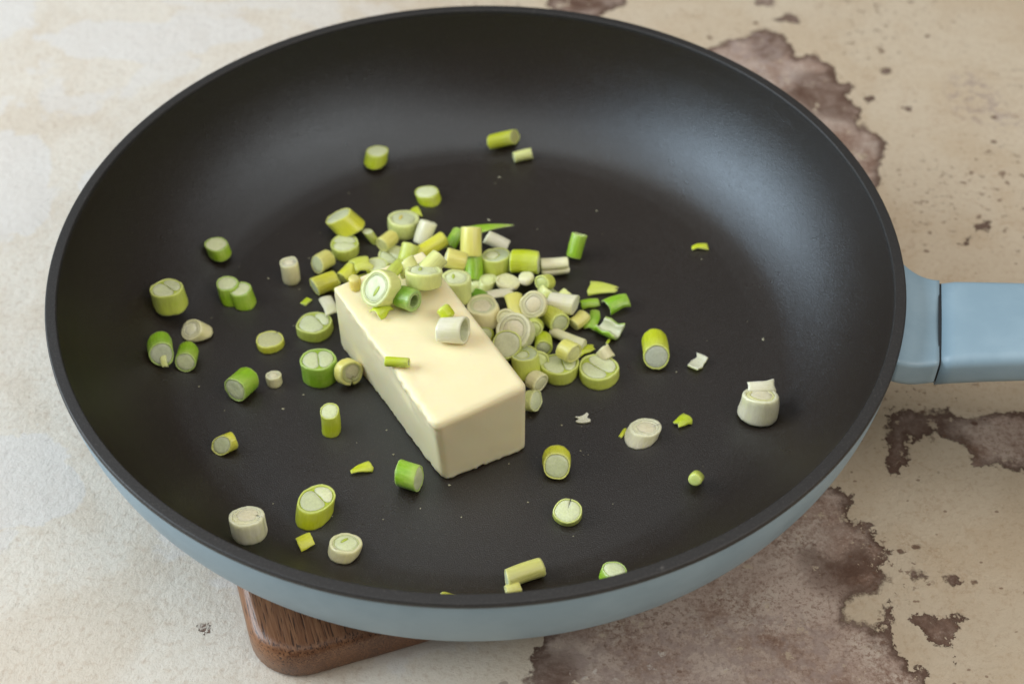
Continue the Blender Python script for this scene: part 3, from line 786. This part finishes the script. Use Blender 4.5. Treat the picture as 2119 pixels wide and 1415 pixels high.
S((612, 690, 644, 711), 105, 84, 'double', 'PG', 'squat pale green double-chambered slice beside the butter corner that holds the yellow pitted bit', roll=20)
S((662, 706, 833, 907), 92, 74, 'solid', 'YG', 'tall narrow yellow green slice standing with round white cut up', d=42, fn=(-80, 82))
S((437, 493, 892, 943), -145, 4, 'solid', 'LY', 'short yellow slice lying on its side with its cut turned away from the butter', d=44, L=40, fn=(-120, 34), fb=(-145, 4))
S((473, 554, 1045, 1130), 95, 86, 'rings', 'W', 'large white bulb slice with cream rings standing near the rim', slit=(170, 0.8, 3))
S((610, 696, 1002, 1098), 62, 68, 'double', 'YG', 'large slanted green slice with two chambers beside a small square yellow scrap', d=78, roll=70)
S((676, 752, 1102, 1168), 48, 68, 'heart', 'C', 'cream white slanted slice with a small green shoot in its cut', d=62)
S((816, 877, 949, 1018), -24, 3, 'solid', 'G', 'green tube lying by the butter end, white cut sideways', d=54, L=52, fn=(-14, 6), flat=0.97)
S((1120, 1183, 921, 991), -90, 16, 'solid', 'LY', 'yellow green slice lying with round pale cut turned up, beside the slit disc', d=58, L=40, fn=(-90, 40))
S((1144, 1204, 1029, 1091), -95, 74, 'solid', 'PG', 'round flat pale green disc with a dark slit in its face', L=22, fn=(-95, 74), slit=(75, 0.25))
S((1043, 1131, 1153, 1218), 205, 5, 'solid', 'PY', 'long pale yellow tube lying near the rim', d=54, L=68)
S((1043, 1081, 1203, 1236), 200, 5, 'plain', 'PY', 'short pale yellow stub tucked under the long pale yellow tube', d=30, L=34)
S((1238, 1298, 1161, 1222), 60, 62, 'solid', 'G', 'green rimmed white slice half hidden behind the pan rim', d=58)
S((906, 952, 1223, 1262), 170, 10, 'plain', 'LY', 'yellow green slice almost wholly hidden behind the pan rim', d=38)
sprouting, _ = S((1290, 1370, 864, 932), 45, 54, 'rings', 'W', 'white bulb slice with a green sprout at its side', d=70, slit=(236, 0.7, 3))
S((1424, 1457, 971, 1008), -110, 40, 'nub', 'PG', 'tiny rounded green and white nub alone between the white bulb slices and the rim', core=(0.60, 0.60, 0.36))
big_bulb, _ = S((1524, 1612, 800, 884), 82, 84, 'rings', 'W', 'biggest upright white bulb slice, near the handle side', core=(0.76, 0.70, 0.28), taper=0.12, fn=(92, 68), L=60)
S((1327, 1386, 679, 765), -90, 8, 'solid', 'YG', 'bright yellow green tube with a large white oval cut, alone beside the pile', d=57, L=62, fn=(-90, 34), core=(0.60, 0.64, 0.50))
S((1172, 1216, 480, 537), 66, 50, 'hollow', 'G', 'bright green tube tipped up alone behind the pile', d=36, L=52, fn=(66, 54))
S((752, 804, 301, 352), 68, 58, 'solid', 'YG', 'yellow green slanted slice alone by the pan wall opposite the wooden board', d=44)
S((1007, 1076, 262, 304), 12, 6, 'solid', 'YG', 'green tube lying against the pan wall opposite the wooden board', d=36, L=58, fn=(-20, 25), core=(0.42, 0.42, 0.16))
S((1060, 1103, 306, 337), 15, 4, 'plain', 'WG', 'pale greenish white stub lying beside the tube at the pan wall opposite the board', d=28, L=34)
S((858, 914, 384, 431), 125, 58, 'solid', 'YG', 'round green slice with clean white cut beside a green wedge', d=50)
# the pile behind the butter
S((669, 760, 432, 491), 155, 40, 'solid', 'LY', 'long slanted pale slice with a big oval white cut at the pile edge', d=54, L=66, fn=(150, 62))
S((749, 788, 472, 509), 150, 50, 'solid', 'PG', 'small pale green slice touching the long slanted one', d=32)
S((683, 743, 485, 543), 100, 80, 'double', 'PG', 'pale double-chambered slice under the long slanted one', roll=80)
S((802, 868, 434, 499), 80, 80, 'heart', 'WG', 'translucent white slice with a yellow heart at the back of the pile', core=YOLK)
S((777, 827, 476, 521), -120, 12, 'plain', 'PY', 'short pale yellow tube lying against the yellow hearted slice', d=40, L=40)
S((855, 905, 453, 512), 60, 48, 'plain', 'W', 'bright white slice leaning beside the yellow hearted one', d=42, L=46, fn=(60, 48))
S((643, 695, 516, 567), -128, 10, 'solid', 'PY', 'pale yellow slice lying above a yellower tube at the pile edge', d=46, L=40)
S((640, 703, 560, 612), 215, 6, 'solid', 'LY', 'yellow tube lying just off the butter corner under the heap', d=46, L=54)
S((697, 745, 537, 588), 52, 8, 'plain', 'LY', 'yellow green tube between the yellow tube and a torn scrap', d=34, L=46)
S((780, 842, 508, 552), 110, 74, 'double', 'WG', 'pale green double slice partly hidden behind the rings on the butter', d=58, roll=25)
S((755, 805, 532, 585), 110, 74, 'solid', 'PG', 'pale slice peeping out behind the butter top end', d=48)
S((682, 706, 576, 606), 60, 20, 'nub', 'YG', 'tiny green stub squeezed against the butter corner', d=24, L=22)
S((735, 790, 565, 612), 100, 60, 'plain', 'LY', 'yellow green slice wedged right behind the butter end', d=46)
S((852, 930, 480, 542), 36, 8, 'plain', 'LY', 'long yellow green tube lying on the back of the pile', d=42, L=76, lift=3)
S((918, 962, 470, 520), 60, 20, 'hollow', 'G', 'green tube behind the tall pale yellow stub', d=38, L=40)
S((952, 997, 469, 532), 88, 46, 'plain', 'PY', 'tall pale yellow stub standing on the pile', d=43, L=62, lift=5, fn=(88, 46))
S((961, 999, 524, 580), 90, 44, 'plain', 'G', 'green tube under the tall pale yellow stub', d=36, L=48, fn=(90, 44))
S((998, 1057, 478, 524), 165, 22, 'plain', 'W', 'cream white slice leaning behind the round green rimmed slice', d=44, L=50)
S((996, 1056, 512, 586), 85, 74, 'lobe', 'PG', 'round green rimmed slice standing up beside the tall pale stub', d=58)
S((1054, 1118, 516, 568), -12, 6, 'solid', 'YG', 'vivid yellow green tube lying with round cut sideways', d=46, L=58, lift=2)
S((1118, 1180, 531, 572), 2, 4, 'split', 'W', 'white stem split lengthwise lying behind the pile', d=36, L=58, roll=75)
S((915, 968, 512, 562), 178, 18, 'plain', 'PY', 'pale yellow stub lying below the tall standing one', d=42, L=46, lift=12, core=(0.66, 0.66, 0.50))
S((862, 928, 518, 576), 40, 24, 'plain', 'WG', 'pale whitish stub behind the big ring on the butter', d=46, L=52, on='butter')
S((820, 872, 528, 578), 120, 30, 'plain', 'WG', 'pale whitish stub between the two rings at the butter end', d=42, L=38, on='butter')
S((913, 976, 556, 637), 90, 80, 'heart', 'WG', 'tall pale green ringed slice standing right against the butter', d=60, lift=7)
S((1024, 1078, 566, 604), 100, 70, 'plain', 'C', 'smooth cream stub in the middle of the pile', d=46, lift=4)
S((1072, 1106, 559, 594), 80, 60, 'nub', 'W', 'small white cut stub beside the smooth cream one', d=30, lift=4)
S((1106, 1150, 566, 602), -130, 30, 'plain', 'PG', 'pale green cube-like stub at the back edge of the pile', d=38, L=38, lift=3)
S((1110, 1164, 585, 630), 40, 40, 'hollow', 'WG', 'pale green open ring below the cube-like stub', d=46, L=26)
S((965, 1041, 608, 684), 120, 58, 'rings', 'C', 'large translucent cream bulb slice beside the butter', d=70, lift=4, core=(0.58, 0.58, 0.34))
S((1076, 1132, 598, 664), -105, 48, 'rings', 'C', 'cream bulb slice with clear rings facing up in mid pile', d=56, L=42, lift=4, fn=(-105, 48))
S((1116, 1180, 630, 690), -58, 10, 'plain', 'PG', 'ribbed pale green drum lying at the edge of the pile', d=52, L=44, core=(0.56, 0.60, 0.36), fn=(-62, 18))
S((1176, 1222, 640, 684), 42, 8, 'plain', 'PY', 'pale yellow stub between the ribbed drum and the green scraps', d=34, L=42)
S((1022, 1112, 648, 722), -115, 52, 'rings', 'W', 'largest papery white bulb slice in the pile', d=76, L=40, lift=3, fn=(-115, 52))
S((1021, 1082, 680, 746), -110, 46, 'solid', 'PG', 'pale slice with a green edge resting on the papery bulb', d=58, L=36, lift=4, fn=(-110, 46), core=(0.62, 0.63, 0.42))
S((1104, 1144, 684, 738), -88, 10, 'plain', 'YG', 'yellow green stub below the papery bulb', d=38, L=40, core=(0.60, 0.63, 0.44))
S((1134, 1216, 676, 722), -35, 6, 'plain', 'C', 'long cream stem lying diagonally in the pile', d=38, L=74)
S((1150, 1204, 699, 752), -42, 10, 'plain', 'PY', 'faceted pale yellow stub on top of the long cream stem', d=38, L=48, lift=5)
S((1232, 1274, 711, 752), 125, 26, 'plain', 'C', 'small cream stub behind the outermost double slice', d=32, L=36)
S((1056, 1122, 714, 790), 112, 64, 'lobe', 'PG', 'green slanted slice with one round shoot in its cut', d=60, lift=2, roll=20)
S((1118, 1198, 729, 800), 95, 82, 'double', 'PG', 'wide double slice half covered by the faceted yellow stub', roll=5)
S((1198, 1282, 732, 809), 95, 78, 'double', 'PG', 'outermost wide double slice of the pile with diagonal divide', roll=40)
S((1086, 1134, 764, 813), -50, 14, 'plain', 'C', 'cream nub under the slanted green slice by the butter', d=40, L=36)
S((1080, 1122, 806, 852), -25, 24, 'solid', 'WG', 'pale pointed nub against the front side of the butter', d=36, L=34)
S((988, 1021, 674, 714), -120, 40, 'solid', 'YG', 'small green stub between butter and the pale green edged slice', d=32, L=26, lift=3)
S((1012, 1058, 708, 760), -70, 55, 'plain', 'WG', 'pale sliver standing between the butter and the pile', d=36, L=30)
S((972, 1008, 572, 612), 90, 60, 'plain', 'WG', 'small whitish stub behind the cream bulb slice', d=34)
S((1028, 1072, 636, 684), -100, 40, 'plain', 'C', 'cream stub under the pale yellow strap', d=40, L=34, lift=2)
S((1086, 1126, 655, 698), -95, 34, 'plain', 'PG', 'pale stub between the cream rings and the ribbed drum', d=36, L=34, lift=2)
S((1092, 1136, 722, 768), -75, 40, 'plain', 'PG', 'pale stub tucked behind the slanted slice with one shoot', d=40, L=32)
S((1146, 1192, 596, 636), 30, 30, 'plain', 'WG', 'pale stub under the white chunk at the pile edge', d=36, L=34)
S((822, 870, 500, 548), 70, 40, 'plain', 'PG', 'pale stub between the long yellow green tube and the butter rings', d=40, L=40, lift=2)
S((988, 1030, 566, 606), 60, 50, 'plain', 'WG', 'pale stub below the round green rimmed slice', d=38, lift=2)
# pieces on the butter
S((747, 830, 556, 637), 212, 30, 'heart', 'WG', 'pale ring with a green heart lying on the butter top', d=66, L=50, on='butter', fn=(214, 40))
S((793, 840, 530, 592), -112, 12, 'heart', 'PG', 'pale green ring standing behind the one with a green heart', d=50, L=30, on='butter', lift=3, core=(0.64, 0.66, 0.46), flat=0.8)
S((838, 916, 545, 603), 88, 64, 'heart', 'WG', 'wide white-sided ring standing at the butter end', d=76, on='butter', fn=(88, 63), fb=(88, 64), core=(0.45, 0.52, 0.14))
S((810, 873, 590, 646), -38, 14, 'hollow', 'DG', 'dark green hollow ring on the butter', d=46, L=42, on='butter', wall=0.66, core=(0.42, 0.55, 0.20))
S((720, 748, 566, 606), 100, 50, 'nub', YOLK, 'yellow pitted bit at the butter corner', d=26, L=24, on='butter')
S((902, 943, 627, 668), 130, 30, 'nub', 'YG', 'rounded green nub on the butter behind the white tube', d=34, L=34, on='butter')
S((900, 973, 654, 712), -8, 6, 'hollow', 'W', 'bright white hollow tube lying on the butter', d=48, L=60, on='butter', wall=0.84, core=(0.66, 0.68, 0.36), flat=0.8, roll=35, fn=(-22, 14), taper=-0.12)
S((795, 849, 737, 761), -8, 3, 'hollow', 'YG', 'small flat green tube lying alone on the butter top', d=19, L=50, on='butter', wall=0.7)
# scraps and sheets
F((622, 646, 615, 634), -20, 'tiny yellow green rhombus near the squat double slice', 'YG', bend=10, jag=0.05, skew=0.4)
F((660, 700, 610, 658), -70, 'translucent white layer stuck to the butter corner under the yellow pitted bit', 'W', bend=60, tilt=10, lift=3)
F((611, 652, 1100, 1142), 28, 'small square yellow scrap beside the large slanted double slice', 'LY', bend=80, l=38, w=36)
F((725, 773, 953, 981), 25, 'pointed curved green scrap between two green slices near the butter end', 'YG', bend=90, ends=(0.3, 1.0), jag=0.2)
F((1190, 1222, 853, 876), 15, 'tiny white torn fleck between butter and white bulb', 'W', bend=60, ends=(0.6, 1), cup=True, jag=0.4)
F((1395, 1431, 851, 888), 40, 'curled green scrap beside the white bulb slice with sprout', 'YG', bend=110, ends=(0.5, 1.0), jag=0.3)
F((1425, 1463, 726, 769), -40, 'ragged white scrap with green edges beside the lone yellow green tube', 'WG', bend=70, cup=True, jag=0.35, tilt=10)
F((1431, 1467, 503, 519), 6, 'tiny green wedge alone on the empty pan floor', 'YG', bend=40, ends=(0.45, 1.0), jag=0.05)
F((1215, 1280, 581, 613), -8, 'pale green torn scrap lying behind the green half tube', 'PG', bend=60, ends=(1.0, 0.4), jag=0.25)
F((1244, 1305, 606, 654), 22, 'green half tube at the outer tip of the pile', 'G', bend=150, l=56, w=46, jag=0.08)
F((1199, 1242, 617, 642), 8, 'small green half tube next to the larger outer one', 'G', bend=140, l=40, w=26, jag=0.08)
F((1206, 1242, 640, 686), 70, 'folded green scrap above the white lined half tube', 'G', bend=120, ends=(1, 0.6), tilt=10)
F((1230, 1293, 654, 704), -34, 'half tube with green shell and white inside', 'G', bend=200, cup=True, l=60, w=46, jag=0.1, thick=0.0014)
F((843, 875, 426, 450), 20, 'green wedge under the round green slice', 'YG', bend=50, ends=(0.2, 1.0), jag=0.05, tilt=8)
F((722, 773, 529, 564), 25, 'torn pale green scrap between the yellow tubes and the butter', 'PG', bend=80, jag=0.4, lift=4)
F((940, 1064, 463, 502), 12, 'long pointed green leaf strip reaching out of the pile', 'G', bend=60, ends=(1.0, 0.05), l=120, w=36, lift=3)
S((1130, 1200, 604, 652), -22, 12, 'plain', 'W', 'white chunk lying at the edge of the pile by the pale yellow stub', d=42, L=58, lift=2, flat=0.8)
F((1043, 1092, 604, 662), -78, 'pale yellow strap bent over the cream rings', 'PY', bend=70, l=60, w=44, lift=7, jag=0.06, tilt=-8)
F((1195, 1232, 712, 740), 10, 'small green sliver behind the faceted yellow stub', 'YG', bend=90, ends=(1, 0.4))
F((998, 1066, 596, 622), 10, 'translucent white sheet behind the large cream bulb', 'W', bend=50, jag=0.3, lift=5)
F((975, 1012, 596, 616), -20, 'small dark green leaf bit behind the large cream bulb', 'DG', bend=60, ends=(1, 0.3), lift=5)
F((767, 813, 616, 667), 50, 'folded green leaf scrap at the front of the ring group on the butter', 'YG', bend=150, l=44, w=46, on='butter')
attach(F((1524 + 22, 1606, 783, 822), 5, 'loose white outer layer sticking up behind the biggest bulb slice', 'W', bend=60, tilt=0, roll=35, jag=0.08, lift=6, w=34), big_bulb, 'torn_layer')
attach(F((1280, 1298, 884, 908), 60, 'small green sprout at the side of a white bulb slice', 'YG', bend=130, l=22, w=18), sprouting, 'sprout')
attach(F((330, 349, 728, 760), -80, 'pale flap', 'WG', bend=40, l=26, w=18, lift=2, tilt=-40), torn_tube, 'torn_flap')
F((1253, 1266, 698, 714), 60, 'green crumb by the white lined half tube', 'YG', bend=90, l=14, w=12)

# ------------------------------------------------------------------ crumbs
def build_crumbs():
    rng = np.random.default_rng(5); V = []; Fc = []
    spots = [((1033, 368), 6), ((1011, 457), 8), ((1235, 437), 4), ((1580, 704), 8), ((1650, 660), 4), ((700, 640), 3), ((555, 577), 5), ((620, 599), 3), ((628, 817), 4), ((586, 846), 5),
             ((412, 800), 4), ((465, 850), 3), ((814, 941), 5), ((800, 890), 4), ((1162, 880), 4), ((930, 1005), 6), ((1053, 960), 3), ((955, 1070), 4), ((1092, 1039), 4), ((1530, 1028), 4), ((1595, 653), 4), ((1505, 525), 4),
             ((392, 588), 6), ((413, 616), 3), ((640, 535), 3), ((590, 450), 4), ((505, 508), 3), ((1268, 1043), 3), ((1220, 770), 3), ((1590, 745), 3), ((1400, 770), 3), ((688, 1068), 3), ((793, 1075), 3), ((870, 1052), 3)]
    for _ in range(40):
        a, r = rng.uniform(0, 6.28), 0.1 * math.sqrt(rng.uniform()); spots.append((project(np.array([[r * math.cos(a), r * math.sin(a), FLOOR]]))[0], rng.uniform(1.5, 3)))
    for p, s in spots:
        c = back([p], FLOOR)[0]; rr = s / 2 / PXM; b = len(V)
        q = rng.normal(size=(6, 3)) * 0.25 + np.array([(1, 0, 0), (-1, 0, 0), (0, 1, 0), (0, -1, 0), (0, 0, 1), (0, 0, -1)])
        q = q * rr * np.array([1.2, 1.0, 0.6]); q[:, 2] -= q[:, 2].min()
        V += [tuple(c + t) for t in q]
        Fc += [tuple(b + i for i in t) for t in ((0, 2, 4), (2, 1, 4), (1, 3, 4), (3, 0, 4), (2, 0, 5), (1, 2, 5), (3, 1, 5), (0, 3, 5))]
    M = NT('crumb'); M.set(base=(0.42, 0.40, 0.27), rough=0.6)
    o = mesh_obj('crumbs', V, Fc, M.m, None, False)
    o['kind'] = 'stuff'; tag(o, 'tiny pale crumbs scattered over the black pan floor', 'crumbs')
build_crumbs()
